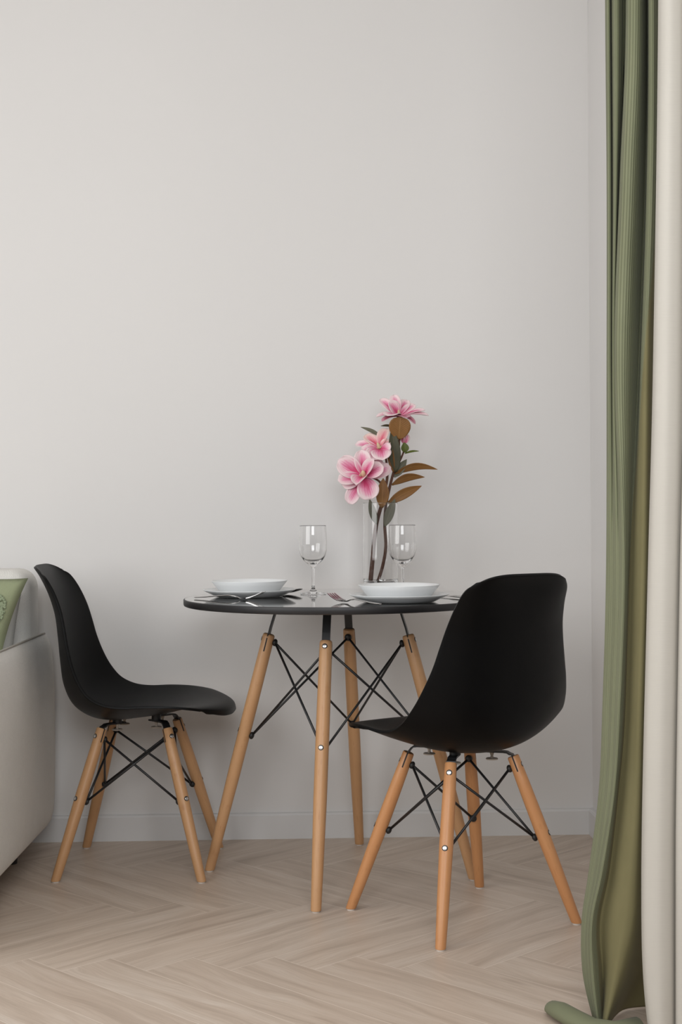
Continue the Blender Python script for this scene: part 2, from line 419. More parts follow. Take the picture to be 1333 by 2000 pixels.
def build_leg(root, top, foot, prof, tscrew, slot_len, slot_w, mat, rads):
    top, foot = Vector(top), Vector(foot)
    d = (foot - top); dn = d.normalized()
    rad = Vector((foot.x, foot.y, 0)).normalized()
    out = (rad - dn * rad.dot(dn)).normalized()
    bm = bmesh.new(); taper(bm, top, foot, prof, 28, ground=0.004)
    leg = obj('leg', bm, mat, root, auto=50); wood_uv(leg, d)
    bm = bmesh.new(); lathe(bm, [(0, 0), (0.0095, 0), (0.0098, 0.004), (0, 0.004)], 20, (foot.x, foot.y, 0))
    obj('foot_glide', bm, M['glide'], leg, auto=40)
    tang = dn.cross(out).normalized()
    # saw slot that takes the strap (shows as a dark line on both flanks)
    Ms = Matrix((tang.to_4d(), dn.to_4d(), out.to_4d(), (0, 0, 0, 1))).transposed(); Ms.translation = top
    for i in range(3): Ms[3][i] = 0
    bm = bmesh.new(); Lg = d.length; r0 = prof[0][1] + .0001; r1 = prof[1][1] + .0001; y1 = max(prof[1][0] * Lg, .002)
    loft(bm, [[Ms @ Vector((a * hw_, yy, b * .0016)) for a, b in ((-1, -1), (1, -1), (1, 1), (-1, 1))] for yy, hw_ in ((-.0006, r0 - .001), (0, r0), (y1, r1), (.010, max(r1, slot_w / 2 - .0004)), (slot_len, slot_w / 2))])
    obj('slot', bm, M['socket'], leg, smooth=False)
    for t in tscrew:
        p = top + d * t; r = rads(t)
        bm = bmesh.new()
        rot = out.to_track_quat('Z', 'Y').to_matrix().to_4x4()
        bm2 = bmesh.new(); lathe(bm2, [(0, 0.0002), (0.0066, 0.0002), (0.0068, -0.004), (0, -0.004)], 20)
        bmesh.ops.transform(bm2, matrix=Matrix.Translation(p + out * r) @ rot, verts=bm2.verts[:])
        s = obj('screw_recess', bm2, M['socket'], leg, auto=40)
        lathe(bm, [(0, 0.0004), (0.0014, 0.0004), (0.0018, 0.0013), (0.0042, 0.0013), (0.0051, 0.0007), (0.0053, -0.003), (0, -0.003)], 20)
        bmesh.ops.transform(bm, matrix=Matrix.Translation(p + out * r) @ rot, verts=bm.verts[:])
        obj('screw', bm, M['chrome'], leg, auto=40)
    return leg, dn, out, tang

def strap(bm, pts, tang, width, th):
    """flat bar following pts, its width along tang"""
    pts = [Vector(p) for p in pts]; rows = []
    for i, p in enumerate(pts):
        d = (pts[min(i + 1, len(pts) - 1)] - pts[max(i - 1, 0)]).normalized()
        n = d.cross(tang).normalized()
        rows.append([bm.verts.new(p + tang * a * width / 2 + n * b * th / 2) for a, b in ((-1, -1), (1, -1), (1, 1), (-1, 1))])
    for a, b in zip(rows, rows[1:]):
        for k in range(4): bm.faces.new((a[k], a[(k + 1) % 4], b[(k + 1) % 4], b[k]))
    bm.faces.new(rows[0]); bm.faces.new(rows[-1])

def braces(root, tops, feet, t_up, t_lo, rad_up, rad_lo, wire, capr):
    """crossed wire rods: every side of the frame carries an X"""
    n = 4; ups, los = [], []
    for tp, ft in zip(tops, feet):
        tp, ft = Vector(tp), Vector(ft); d = ft - tp; rad = Vector((ft.x, ft.y, 0)).normalized()
        dn = d.normalized(); out = (rad - dn * rad.dot(dn)).normalized()
        for t, r, lst in ((t_up, rad_up, ups), (t_lo, rad_lo, los)):
            p = tp + d * t; inn = p - out * (r + 0.0045); lst.append((p - out * (r - 0.004), inn, out, dn))
    def end(p, out, nb, sgn):
        return p
    for i in range(n):
        j = (i + 1) % n
        for a, b in ((ups[i], los[j]), (ups[j], los[i])):
            pa, pb = a[1], b[1]; dv = (pb - pa).normalized()
            bm = bmesh.new(); off = Vector((0, 0, 0))
            tube(bm, [pa, pa.lerp(pb, 0.5), pb], wire, 10)
            obj('brace_rod', bm, M['steel_black'], root)
    for lst in (ups, los):
        for p, inn, out, dn in lst:
            bm = bmesh.new()
            rot = out.to_track_quat('Z', 'Y').to_matrix().to_4x4()
            ellipsoid(bm, inn, (capr, capr, 0.0065), rot)
            tube(bm, [p, inn], 0.0062, 12)
            obj('rod_cap', bm, M['rubber'], root)

# ------------------------------------------------------------------ chair (local: +x forward, +y left, z up, origin on the floor)
def make_chair():
    root = empty('dining_chair')
    cen = [(.252, .412), (.247, .4290), (.218, .4395), (.15, .4325), (.07, .4145), (-.02, .4020), (-.080, .3985), (-.128, .4095), (-.170, .4380), (-.194, .4870), (-.203, .546), (-.209, .61), (-.217, .675), (-.231, .735), (-.250, .782), (-.269, .809)]
    rim = [(.200, .4310, .166), (.188, .4395, .187), (.162, .4465, .206), (.11, .4530, .222), (.05, .4550, .229), (-.01, .4535, .230), (-.055, .4600, .2285), (-.095, .4810, .223), (-.123, .5180, .211), (-.142, .560, .197), (-.156, .605, .182), (-.166, .65, .170), (-.178, .695, .159), (-.197, .740, .149), (-.219, .775, .139), (-.237, .792, .120)]
    n = len(cen); RU, RV = 5 * (n - 1), 36
    bm = bmesh.new(); g = []
    for i in range(RU + 1):
        t = i / RU * (n - 1); c = cr(cen, t); r = cr(rim, t); row = []
        e = 0.0
        if t < 2.2: e = 0.45 * (1 - t / 2.2)
        if t > n - 4.2: e = (t - (n - 4.2)) / 3.2
        e = max(0.0, min(1.0, e)); p = 2.1 + 2.4 * e * e * (3 - 2 * e)
        for j in range(RV + 1):
            v = -1 + 2 * j / RV; v = math.sin(v * PI / 2) * 0.35 + v * 0.65
            k = abs(v) ** p
            row.append(bm.verts.new((c[0] + (r[0] - c[0]) * k, r[2] * v, c[1] + (r[1] - c[1]) * k)))
        g.append(row)
    grid_faces(bm, g)
    bmesh.ops.recalc_face_normals(bm, faces=bm.faces[:])
    # outward lip along the rim: slight roll of the border
    o = obj('seat_shell', bm, M['plastic'], root)
    md = o.modifiers.new('thickness', 'SOLIDIFY'); md.thickness = 0.0065; md.offset = 0.0; md.use_even_offset = True
    bv = o.modifiers.new('lip', 'BEVEL'); bv.width = 0.0024; bv.segments = 2; bv.limit_method = 'ANGLE'; bv.angle_limit = math.radians(50)
    tops, feet = [], []
    ZT = 0.380
    prof = [(0, .0122), (.006, .0136), (.2, .0150), (.45, .0158), (.8, .0135), (.97, .0118), (1, .0112)]
    def rads(t): return .0137 if t < .1 else .0158
    for sx, sy in ((1, -1), (1, 1), (-1, 1), (-1, -1)):
        top = Vector((sx * .0865, sy * .0875, ZT)); foot = Vector((sx * .1885, sy * .1885, 0.004))
        tops.append(top); feet.append(foot)
        leg, dn, out, tang = build_leg(root, top, foot, prof, (.060, .475), 0.036, 0.0284, M['beech'], rads)
        rad = Vector((foot.x, foot.y, 0)).normalized(); ra = Vector((top.x, top.y, 0)).length
        ax = lambda s: top + dn * s
        p = ax(-0.018); zb = 0.3895 if sx < 0 else 0.396
        pts = [rad * .052 + Vector((0, 0, zb)), rad * (ra - 0.022) + Vector((0, 0, zb)), rad * (ra - 0.013) + Vector((0, 0, zb - 0.001)), rad * (ra - 0.0075) + Vector((0, 0, zb - 0.0045)), ax(-0.0035), ax(0.03)]
        bm = bmesh.new(); strap(bm, pts, tang, 0.0205, 0.004)
        br = obj('bracket', bm, M['steel_black'], root, smooth=False)
        mp = rad * .074; zs = .400 if sx < 0 else .4145
        bm = bmesh.new(); lathe(bm, [(0, zb), (.0125, zb), (.0125, zs), (0, zs)], 20, (mp.x, mp.y, 0)); obj('rubber_mount', bm, M['rubber'], br, auto=40)
        bm = bmesh.new(); lathe(bm, [(0, zb - .019), (.0135, zb - .019), (.0145, zb - .0175), (.0135, zb - .016), (.004, zb - .0155), (.003, zb - .010), (.005, zb - .004), (.005, zb), (0, zb)], 24, (mp.x, mp.y, 0))
        obj('bolt_disc', bm, M['felt'], br, auto=40)
    braces(root, tops, feet, .062, .475, .0138, .0158, .0031, .0092)
    return root
chair = make_chair()
chair.location = (-0.545, 3.935, 0); chair.rotation_euler = (0, 0, -0.037)
tag(chair, 'black moulded plastic chair on splayed beech legs, its back against the pale grey sofa', 'chair', 'black dining chairs at the round table')
chair2 = copy_tree(chair)
chair2.location = (0.275, 3.411, 0); chair2.rotation_euler = (0, 0, 3.675 - PI / 2)
tag(chair2, 'black moulded plastic chair turned away, outside of its backrest in view, beside the green curtain', 'chair', 'black dining chairs at the round table')
def recolour(o):
    for ch in o.children:
        if ch.name.startswith('leg'):
            ch.data = ch.data.copy(); ch.data.materials[0] = M['beech_shaded']
recolour(chair2)

# ------------------------------------------------------------------ round table
TX, TY, TZ = -0.010, 3.803, 0.725
def make_table():
    root = empty('round_table', (TX, TY, 0), -0.161)
    bm = bmesh.new()
    lathe(bm, [(0, TZ), (.3975, TZ), (.3993, TZ - .0008), (.4, TZ - .0025), (.4, TZ - .0125), (.3985, TZ - .0165), (.395, TZ - .018), (0, TZ - .018)], 128)
    for f in bm.faces: f.material_index = 1 if f.calc_center_median().xy.length > .3966 or f.calc_center_median().z < TZ - .001 else 0
    obj('tabletop', bm, [M['table_top'], M['table_edge']], root, auto=35)
    tops, feet = [], []
    prof = [(0, .0125), (.004, .0152), (.012, .0160), (.3, .0168), (.6, .0165), (.85, .0142), (.98, .0126), (1, .0122)]
    def rads(t): return .0161 if t < .1 else .0168
    for k in range(4):
        a = k * PI / 2; u = Vector((math.cos(a), math.sin(a), 0))
        top = u * .183 + Vector((0, 0, .628)); foot = u * .348 + Vector((0, 0, .004)); tops.append(top); feet.append(foot)
        leg, dn, out, tang = build_leg(root, top, foot, prof, (.025, .41), .046, .0328, M['beech'], rads)
        bm = bmesh.new()
        pts = [u * .120 + Vector((0, 0, TZ - .0202)), u * .150 + Vector((0, 0, TZ - .0202)), u * .158 + Vector((0, 0, TZ - .023)), u * .1625 + Vector((0, 0, TZ - .030)), top - dn * .02, top + dn * .04]
        strap(bm, pts, tang, .0205, .0042); obj('bracket', bm, M['steel_black'], root, smooth=False)
    braces(root, tops, feet, .028, .42, .0162, .0168, .0031, .0100)
    return root
tag(make_table(), 'round black topped table on four splayed beech legs, set for two by the wall', 'table')

# ------------------------------------------------------------------ tableware
def make_plate():
    bm = bmesh.new()
    lathe(bm, [(0, .0042), (.062, .0042), (.082, .0055), (.098, .0100), (.112, .0158), (.1215, .0196), (.1232, .0192), (.1225, .0180), (.113, .0128), (.100, .0068), (.088, .0014), (.078, .0), (.074, .0008), (.070, .0015), (0, .0015)], 96)
    return obj('dinner_plate', bm, M['porcelain'])
def make_bowl():
    bm = bmesh.new()
    lathe(bm, [(0, .0045), (.050, .0045), (.066, .0075), (.078, .0155), (.090, .0290), (.0985, .0378), (.1003, .0380), (.1005, .0368), (.092, .0260), (.081, .0120), (.070, .0030), (.060, .0004), (.056, .0), (.053, .0012), (0, .0012)], 96)
    return obj('soup_plate', bm, M['porcelain'])
PLA = (-0.243, 3.850); PLB = (0.1415, 3.590)
p1 = make_plate(); p1.location = (*PLA, TZ + .0003)
tag(p1, 'wide white dinner plate under the soup plate, on the sofa side of the table', 'plate', 'white dinner plates')
p2 = p1.copy(); C.objects.link(p2); p2.location = (*PLB, TZ + .0003)
tag(p2, 'wide white dinner plate under the soup plate, beside the turned away chair', 'plate', 'white dinner plates')
b1 = make_bowl(); b1.location = (*PLA, TZ + .0048)
tag(b1, 'deep white soup plate stacked on the dinner plate, on the sofa side of the table', 'plate', 'white soup plates')
b2 = b1.copy(); C.objects.link(b2); b2.location = (*PLB, TZ + .0048)
tag(b2, 'deep white soup plate stacked on the dinner plate, in front of the flower vase', 'plate', 'white soup plates')

def make_glass():
    bm = bmesh.new()
    outer = [(0, .0), (.0335, .0), (.0350, .0012), (.0345, .0024), (.026, .0042), (.012, .0075), (.0058, .013), (.0042, .022), (.0038, .045), (.0040, .066), (.0060, .0735), (.0130, .0790), (.0240, .0880), (.0325, .1010), (.0372, .1180), (.0382, .1350), (.0372, .1600), (.0356, .1840)]
    inner = [(.0346, .1840), (.0362, .1600), (.0371, .1350), (.0361, .1190), (.0313, .1030), (.0225, .0912), (.0115, .0850), (.0, .0830)]
    lathe(bm, outer + [(.0351, .1846)] + inner, 64)
    return obj('wine_glass', bm, M['glass'])
g1 = make_glass(); g1.location = (-0.0765, 3.945, TZ + .0005)
tag(g1, 'empty clear wine glass standing alone between the two plates', 'glass', 'wine glasses')
g2 = g1.copy(); C.objects.link(g2); g2.location = (0.1645, 3.935, TZ + .0005)
tag(g2, 'empty clear wine glass right in front of the flower vase', 'glass', 'wine glasses')

VX, VY = 0.109, 4.05
bm = bmesh.new()
lathe(bm, [(0, 0), (.0460, 0), (.0475, .0015), (.0480, .005), (.0480, .2448), (.0477, .2454), (.0472, .2454), (.0469, .2448), (.0467, .035), (.0455, .0275), (.0420, .0245), (0, .0238)], 96, (VX, VY, TZ + .0005))
v = obj('glass_vase', bm, M['glass'])
tag(v, 'tall clear cylindrical glass vase holding the pink magnolia stems', 'vase')

# cutlery: local x along the length from handle end to tip, z up from the table
def bar_rows(st, nseg=12, dish=None):
    rows = []
    for x, z, w, h, dsh in st:
        r = []
        for k in range(nseg):
            a = 2 * PI * k / nseg; y = math.cos(a) * w; b = math.sin(a)
            r.append((x, y, z + b * h + dsh * (y / max(w, 1e-6)) ** 2))
        rows.append(r)
    return rows
HANDLE = [(0, .0035, .0040, .0012, 0), (.004, .0036, .0075, .0018, 0), (.03, .0050, .0078, .0018, 0), (.07, .0085, .0058, .0017, 0), (.10, .0105, .0042, .0017, 0), (.118, .0085, .0034, .0018, 0), (.130, .0050, .0036, .0018, 0)]
def make_fork():
    bm = bmesh.new()
    st = HANDLE + [(.137, .0032, .0075, .0013, 0), (.144, .0024, .0118, .0010, .0008), (.152, .0026, .0130, .0010, .0012), (.158, .0036, .0132, .0009, .0012)]
    loft(bm, bar_rows(st, 14))
    for k in range(4):
        y0 = (-1.5 + k) * .0066 * 1.05; s = []
        for x, z, w in ((.1565, .0038, .0023), (.170, .0072, .0021), (.185, .0125, .0018), (.198, .0185, .0013), (.201, .0198, .0006)):
            s.append([(x, y0 + sx * w, z + sz * .0009 + .0008) for sx, sz in ((-1, -1), (1, -1), (1, 1), (-1, 1))])
        loft(bm, s)
    return obj('fork', bm, M['steel'], auto=50)
def make_spoon():
    bm = bmesh.new()
    st = HANDLE + [(.140, .0042, .0085, .0012, .0012)]
    for i in range(1, 12):
        u = i / 11; x = .140 + .060 * u
        w = .0215 * math.sqrt(max(0.0, 1 - (2 * u ** .85 - 1) ** 2)) + .0045 * (1 - u) + .0008
        z = .0018 + .0020 * (1 - u) ** 2 + .0175 * max(0, u - .25) ** 1.6
        st.append((x, z, w, .0009, .0060 * min(1, w / .02)))
    loft(bm, bar_rows(st, 20))
    return obj('spoon', bm, M['steel'], auto=60)
def make_knife():
    bm = bmesh.new()
    st = [(0, .0040, .0045, .0020, 0), (.004, .0042, .0082, .0030, 0), (.04, .0045, .0080, .0032, 0), (.095, .0045, .0062, .0030, 0), (.104, .0040, .0070, .0022, 0), (.112, .0034, .0092, .0011, 0), (.16, .0034, .0105, .0010, 0), (.19, .0034, .0098, .0009, 0), (.206, .0034, .0062, .0008, 0), (.212, .0034, .0015, .0006, 0)]
    loft(bm, bar_rows(st, 14))
    return obj('table_knife', bm, M['steel'], auto=60)
def place(o, x0, y0, x1, y1):
    o.location = (x0, y0, TZ + .0003); o.rotation_euler = (0, 0, math.atan2(y1 - y0, x1 - x0))
f1 = make_fork(); place(f1, -0.380, 3.775, -0.193, 3.690)
tag(f1, 'steel fork lying in front of the sofa side plates, tines towards the table centre', 'fork', 'steel cutlery')
f2 = f1.copy(); C.objects.link(f2); place(f2, 0.0915, 3.455, -0.028, 3.620)
tag(f2, 'steel fork left of the turned away chair plates, tines pointing to the wine glass', 'fork', 'steel cutlery')
s1 = make_spoon(); place(s1, -0.299, 4.005, -0.105, 3.955)
tag(s1, 'steel spoon behind the sofa side plates, only its bowl showing near the wine glass', 'spoon', 'steel cutlery')
k1 = make_knife(); place(k1, 0.332, 3.642, 0.238, 3.832)
tag(k1, 'steel table knife lying right of the plates, next to the turned away chair', 'knife', 'steel cutlery')

# ------------------------------------------------------------------ flowers
FY = VY
def P(px, py, dy=0.0): return at(px, py, FY + dy)
def blade(name, mat, parent, base, tip, w, n, bend=0.08, cup=0.35, kind='petal', twist=0.0, ruffle=0.0, nu=14, nv=10, thick=.0012):
    n = Vector(n).normalized(); ax = tip - base; L = ax.length; a = ax.normalized()
    n = (n - a * n.dot(a)).normalized(); side = a.cross(n).normalized()
    bm = bmesh.new(); g = []; ph = random.random() * 6
    for i in range(nu + 1):
        u = i / nu
        if kind == 'petal': hw = math.sqrt(max(0.0, 1 - (2 * u ** 1.35 - 1) ** 2)) ** 0.9 * w / 2
        else: hw = math.sin(PI * u ** 0.85) ** 0.85 * w / 2
        hw = max(hw, w * (0.10 if u < .5 else .012))
        tw = twist * (u - .5); sd = side * math.cos(tw) + n * math.sin(tw); nn = n * math.cos(tw) - side * math.sin(tw)
        row = []
        for j in range(nv + 1):
            v = -1 + 2 * j / nv
            p = base + ax * u + nn * (bend * L * math.sin(PI * u) + cup * hw * v * v + ruffle * hw * math.sin(ph + v * 4 + u * 7) * u) + sd * hw * v
            row.append(bm.verts.new(p))
        g.append(row)
    grid_faces(bm, g, uvf=lambda i, j: (i / nu, j / nv))
    o = obj(name, bm, mat, parent)
    md = o.modifiers.new('thickness', 'SOLIDIFY'); md.thickness = thick; md.offset = 0
    return o

def petals(part, c, lst, mat=None):
    """lst: (tip px, tip py, depth offset of tip, width px, normal, bend, cup, material)"""
    for px, py, dy, wp, n, bend, cup, mk in lst:
        blade('petal', M[mk], part, c + (P(px, py, dy) - c) * 0.06, P(px, py, dy), wp / 705, n, bend, cup, 'petal', ruffle=.05)

def pistil(parent, c, axis, s=1.0):
    bm = bmesh.new(); axis = Vector(axis).normalized()
    rot = axis.to_track_quat('Z', 'Y').to_matrix().to_4x4()
    ellipsoid(bm, c + axis * .010 * s, (.0058 * s, .0058 * s, .0135 * s), rot)
    x, y = frame(axis)
    for k in range(14):
        a = k * 2.399; r = .0055 * s
        b = c + (x * math.cos(a) + y * math.sin(a)) * r
        tube(bm, [b, b + axis * .008 * s + (b - c) * .6], .0011 * s, 6)
    return obj('blossom', bm, M['pistil'], parent)

def stem(parent, pts, radii, name='stem'):
    m = len(pts); q, r = [], []
    for i in range((m - 1) * 5 + 1):
        t = i / 5; q.append(Vector(cr([tuple(p) for p in pts], t))); r.append(cr([(a,) for a in radii], t)[0])
    bm = bmesh.new(); tube(bm, q, r, 10)
    return obj(name, bm, M['bark'], parent)

base_a = P(724, 1137.5, .005)
ra = empty('magnolia_branch', (0, 0, 0))
tag(ra, 'artificial magnolia branch with the two lower pink blossoms hanging left over the vase rim', 'flower', 'artificial magnolia branches')
stem(ra, [P(724, 1137.5, .004), P(728, 1095, .002), P(732, 1050), P(737, 1018, -.004), P(746, 985, -.006), P(753, 955, -.008), P(757, 928, -.005), P(754, 895, -.004), P(746, 880, -.01)], [.0068, .0062, .0060, .0056, .005, .0045, .0038, .003, .0026])
stem(ra, [P(753, 958, -.008), P(741, 940, -.02), P(724, 931, -.03)], [.0035, .003, .0028], 'side_stem')
# big blossom, faces the camera and a little left
c = P(711, 931, -.040)
b = pistil(ra, c, (-.1, -.85, .55), 1.2)
V = (-.2, -1, .15)
petals(b, c, [
    (764, 912, -.015, 30, V, -.05, .25, 'petal'), (681, 984, -.030, 30, V, .05, .30, 'petal'), (668, 947, -.035, 30, V, .04, .3, 'petal'), (745, 897, -.02, 28, V, .0, .3, 'petal'),
    (707, 878, -.050, 33, (0, -1, -.4), .08, .35, 'petal'), (661, 898, -.055, 42, (.3, -1, -.2), .03, .30, 'petal'), (660, 938, -.060, 27, (.1, -1, .3), .02, .3, 'petal'),
    (724, 976, -.055, 43, (0, -1, .3), .12, .20, 'petal'), (750, 911, -.060, 32, (-.5, -1, .2), .06, .35, 'petal'),
    (731, 897, -.075, 24, (-.8, -1, 0), .08, .45, 'petal'), (696, 947, -.095, 30, (0, -.2, 1), .10, .55, 'petal')])
# middle blossom, tilted up to the left
c = P(742, 876, -.012)
b = pistil(ra, c, (-.35, -.4, .85), .8)
petals(b, c, [
    (714, 849, .018, 24, (.3, -1, .2), .05, .3, 'petal_warm'), (757, 837, .010, 24, (-.5, -1, .2), .10, .45, 'petal_warm'), (694, 868, .0, 22, (.1, -.8, .8), .06, .35, 'petal'),
    (706, 884, -.03, 26, (0, -.9, .7), .06, .3, 'petal'), (724, 897, -.055, 36, (0, -.9, .6), .10, .15, 'petal'), (747, 899, -.060, 40, (0, -.9, .5), .14, .15, 'petal'),
    (762, 882, -.040, 30, (-.3, -.9, .5), .12, .2, 'petal'), (763, 862, -.015, 20, (-.8, -.8, .2), .10, .4, 'petal_warm')])
blade('leaf', M['leaf_grey'], ra, P(745, 853, .01), P(705, 834, .02), .014, (0, -.7, .7), .06, .2, 'leaf')
blade('leaf', M['leaf_brown'], ra, P(746, 992, -.012), P(749, 934, -.02), .036, (.1, -1, .1), .04, .25, 'leaf')
blade('leaf', M['leaf_brown'], ra, P(769, 922, -.006), P(761, 858, -.01), .020, (-.4, -1, 0), .05, .3, 'leaf')
blade('leaf', M['leaf_grey'], ra, P(736, 1024, -.008), P(722, 974, -.022), .021, (-.2, -1, 0), .05, .25, 'leaf')

rb = empty('magnolia_branch', (0, 0, 0))
tag(rb, 'artificial magnolia branch with the topmost pink blossom and brown backed leaves to the right', 'flower', 'artificial magnolia branches')
stem(rb, [P(738, 1137.5, .022), P(748, 1105, .02), P(754, 1068, .018), P(752, 1025, .016), P(754, 990, .012), P(762, 950, .008), P(771, 915, .005), P(779, 880, .004), P(780, 850, .004), P(777, 822, .0), P(778, 812, .0)], [.0048, .0046, .0046, .0044, .0042, .004, .0036, .003, .0028, .0028, .003])
stem(rb, [P(769, 922, .006), P(780, 903, .01), P(789, 882, .012), P(791, 868, .012)], [.003, .0028, .0025, .0024], 'side_stem')
c = P(779, 813, 0.0)
b = pistil(rb, c, (0.0, -.15, 1), .8)
UP = (0, -.5, 1)
petals(b, c, [
    (769, 771, .035, 22, (0, -1, .3), .03, .3, 'petal'), (795, 781, .040, 24, (-.2, -1, .3), .03, .3, 'petal'), (743, 779, .030, 22, (.4, -1, .3), .03, .3, 'petal'),
    (811, 790, .025, 20, (-.4, -1, .5), .03, .3, 'petal'), (760, 785, -.018, 27, (.4, -1, .5), .04, .4, 'petal'),
    (831, 801, .0, 20, (0, -.45, 1), .05, .25, 'petal'), (838, 812, -.01, 22, (0, -.3, 1), .07, .3, 'petal'), (735, 814, -.005, 22, (0, -.35, 1), .08, .3, 'petal'),
    (757, 812, -.055, 34, (0, -.3, 1), .12, .1, 'petal'), (746, 823, -.02, 18, (0, -.3, 1), .10, .2, 'petal_under'), (812, 828, -.02, 14, (.3, -.5, .8), .16, .2, 'petal_under'), (795, 816, -.055, 26, (0, -.1, 1), .06, .2, 'petal_under')])
# bud behind
c = P(790, 868, .014)
b = pistil(rb, c, (0, .1, 1), .5)
petals(b, c, [(788, 846, .020, 14, (-.3, -1, .1), .12, .5, 'petal'), (795, 847, .016, 13, (.4, -1, .1), .12, .5, 'petal'), (791, 845, .028, 14, (0, 1, .1), .12, .5, 'petal')])
blade('leaf', M['leaf_brown'], rb, P(779, 858, -.012), P(783, 814, -.034), .060, (0, -1, .15), .03, .12, 'petal')
for mk, bx, by, bd, tx, ty, td, w, n, bend, cup in (
    ('leaf_dark', 768, 833, -.004, 744, 832, -.010, .011, (0, -.6, .8), .03, .3),
    ('leaf_dark', 774, 922, -.008, 766, 834, -.016, .034, (.15, -1, 0), .03, .2),
    ('leaf_green', 792, 884, .006, 790, 864, .004, .022, (.1, -1, .2), .06, .3),
    ('leaf_green', 791, 886, .006, 819, 881, -.006, .010, (0, -.6, .8), .05, .3),
    ('leaf_brown', 772, 925, .004, 855, 917, -.012, .024, (-.05, -.8, -.6), -.22, .12),
    ('leaf_brown', 766, 947, .004, 830, 932, -.012, .026, (0, -.8, -.6), -.20, .12),
    ('leaf_brown', 758, 983, .0, 824, 949, -.024, .029, (-.1, -1, -.3), -.14, .15),
    ('leaf_grey', 770, 932, .008, 795, 897, .010, .025, (.1, -1, .1), -.08, .2),
    ('leaf_grey', 752, 1028, .010, 772, 974, -.004, .026, (.1, -1, 0), -.03, .25)):
    blade('leaf', M[mk], rb, P(bx, by, bd), P(tx, ty, td), w, n, bend, cup, 'leaf')

# ------------------------------------------------------------------ sofa (arm in front, back along the wall)
def sweep_rounded(bm, prof, ys, shrink):
    """closed profile (x, z) swept along y with rounded ends"""
    cx = sum(p[0] for p in prof) / len(prof); cz = sum(p[1] for p in prof) / len(prof)
    rows = []
    for y, s in zip(ys, shrink): rows.append([(p[0] + (cx - p[0]) * s[0], y, p[1] + (cz - p[1]) * s[1]) for p in prof])
    loft(bm, rows)
sofa = empty('sofa', (-1.6, 3.6, 0))
def S(x, y, z): return (x + 1.6, y - 3.6, z)
def smooth_loop(ctrl, n=6):
    m = len(ctrl); out = []
    for i in range(m):
        p = [ctrl[(i + k - 1) % m] for k in range(4)]
        for j in range(n):
            f = j / n; out.append(tuple(0.5 * (2 * b + (c - a) * f + (2 * a - 5 * b + 4 * c - d) * f * f + (3 * b - a - 3 * c + d) * f ** 3) for a, b, c, d in zip(*p)))
    return out
prof = smooth_loop([(-.836, .074), (-.814, .108), (-.808, .30), (-.810, .48), (-.818, .570), (-.8305, .606), (-.838, .610), (-.850, .585), (-.866, .50), (-.872, .40), (-.874, .25), (-.872, .11), (-.866, .074), (-.852, .074)])
bm = bmesh.new()
ys = [3.02, 3.025, 3.045, 3.09, 3.4, 3.8, 4.05, 4.10, 4.135, 4.155, 4.163]
sh = [(.9, .3), (.5, .10), (.22, .05), (0, 0), (0, 0), (0, 0), (0, 0), (.05, .012), (.16, .035), (.36, .08), (.62, .16)]
sweep_rounded(bm, [(x + 1.6, z) for x, z in prof], [y - 3.6 for y in ys], sh)
obj('armrest', bm, M['sofa'], sofa)
bm = bmesh.new(); tube(bm, [S(-.8335, y, .6125) for y in (3.08, 3.4, 3.8, 4.06)] + [S(-.838, 4.115, .6095)], 0.0030, 8)
tube(bm, [S(-.8295, y, .600) for y in (3.08, 3.4, 3.8, 4.06)] + [S(-.837, 4.115, .600)], .0018, 8)
obj('piping', bm, M['piping'], sofa)
def rbox(name, lo, hi, mat, parent, bev, seg=5):
    bm = bmesh.new(); box(bm, S(*lo), S(*hi))
    bmesh.ops.bevel(bm, geom=bm.edges[:], offset=bev, segments=seg, profile=0.5, affect='EDGES')
    return obj(name, bm, mat, parent)
rbox('base', (-2.30, 3.10, .09), (-.878, 4.15, .28), M['sofa'], sofa, .02)
rbox('seat_cushion', (-2.28, 3.06, .282), (-.880, 3.93, .400), M['sofa'], sofa, .040)
bc = rbox('back_cushion', (-2.28, 3.945, .402), (-.850, 4.135, .795), M['sofa'], sofa, .05, 6)
for x, y in ((-.905, 3.30), (-.905, 3.96), (-2.2, 3.2), (-2.2, 4.08)):
    bm = bmesh.new(); p = S(x, y, 0); lathe(bm, [(0, 0), (.020, 0), (.026, .092), (0, .092)], 20, p); obj('leg', bm, M['rubber'], sofa, auto=40)
tag(sofa, 'pale grey woven fabric sofa, its piped armrest beside the chair at frame edge', 'sofa')

def cushion(name, size, thick, mat, loc, rot, pinch=0.06):
    bm = bmesh.new(); n = 22; g = {}
    for s in (1, -1):
        for i in range(n + 1):
            for j in range(n + 1):
                if s == -1 and (i in (0, n) or j in (0, n)): g[(s, i, j)] = g[(1, i, j)]; continue
                a, b = -1 + 2 * i / n, -1 + 2 * j / n
                h = ((1 - a * a) * (1 - b * b)) ** 0.42
                k = 1 - pinch * ((1 - a * a) * abs(b) ** 2 + (1 - b * b) * abs(a) ** 2)
                x = a * size / 2 * (1 - pinch * (1 - b * b) * 1.0); y = b * size / 2 * (1 - pinch * (1 - a * a) * 1.0)
                h += 0.02 * math.sin(5 * a + 3 * b) * (1 - a * a) * (1 - b * b)
                g[(s, i, j)] = bm.verts.new((x, -s * h * thick / 2, y))
    for s in (1, -1):
        for i in range(n):
            for j in range(n): bm.faces.new((g[(s, i, j)], g[(s, i + 1, j)], g[(s, i + 1, j + 1)], g[(s, i, j + 1)]))
    o = obj(name, bm, mat); o.location = loc; o.rotation_euler = rot
    return o
wc = cushion('throw_pillow', .36, .08, M['pillow_white'], (-1.040, 3.852, .594), (math.radians(-14), 0.06, 0), .05)
tag(wc, 'plain off white pillow tucked behind the green tufted pillow on the sofa', 'pillow')
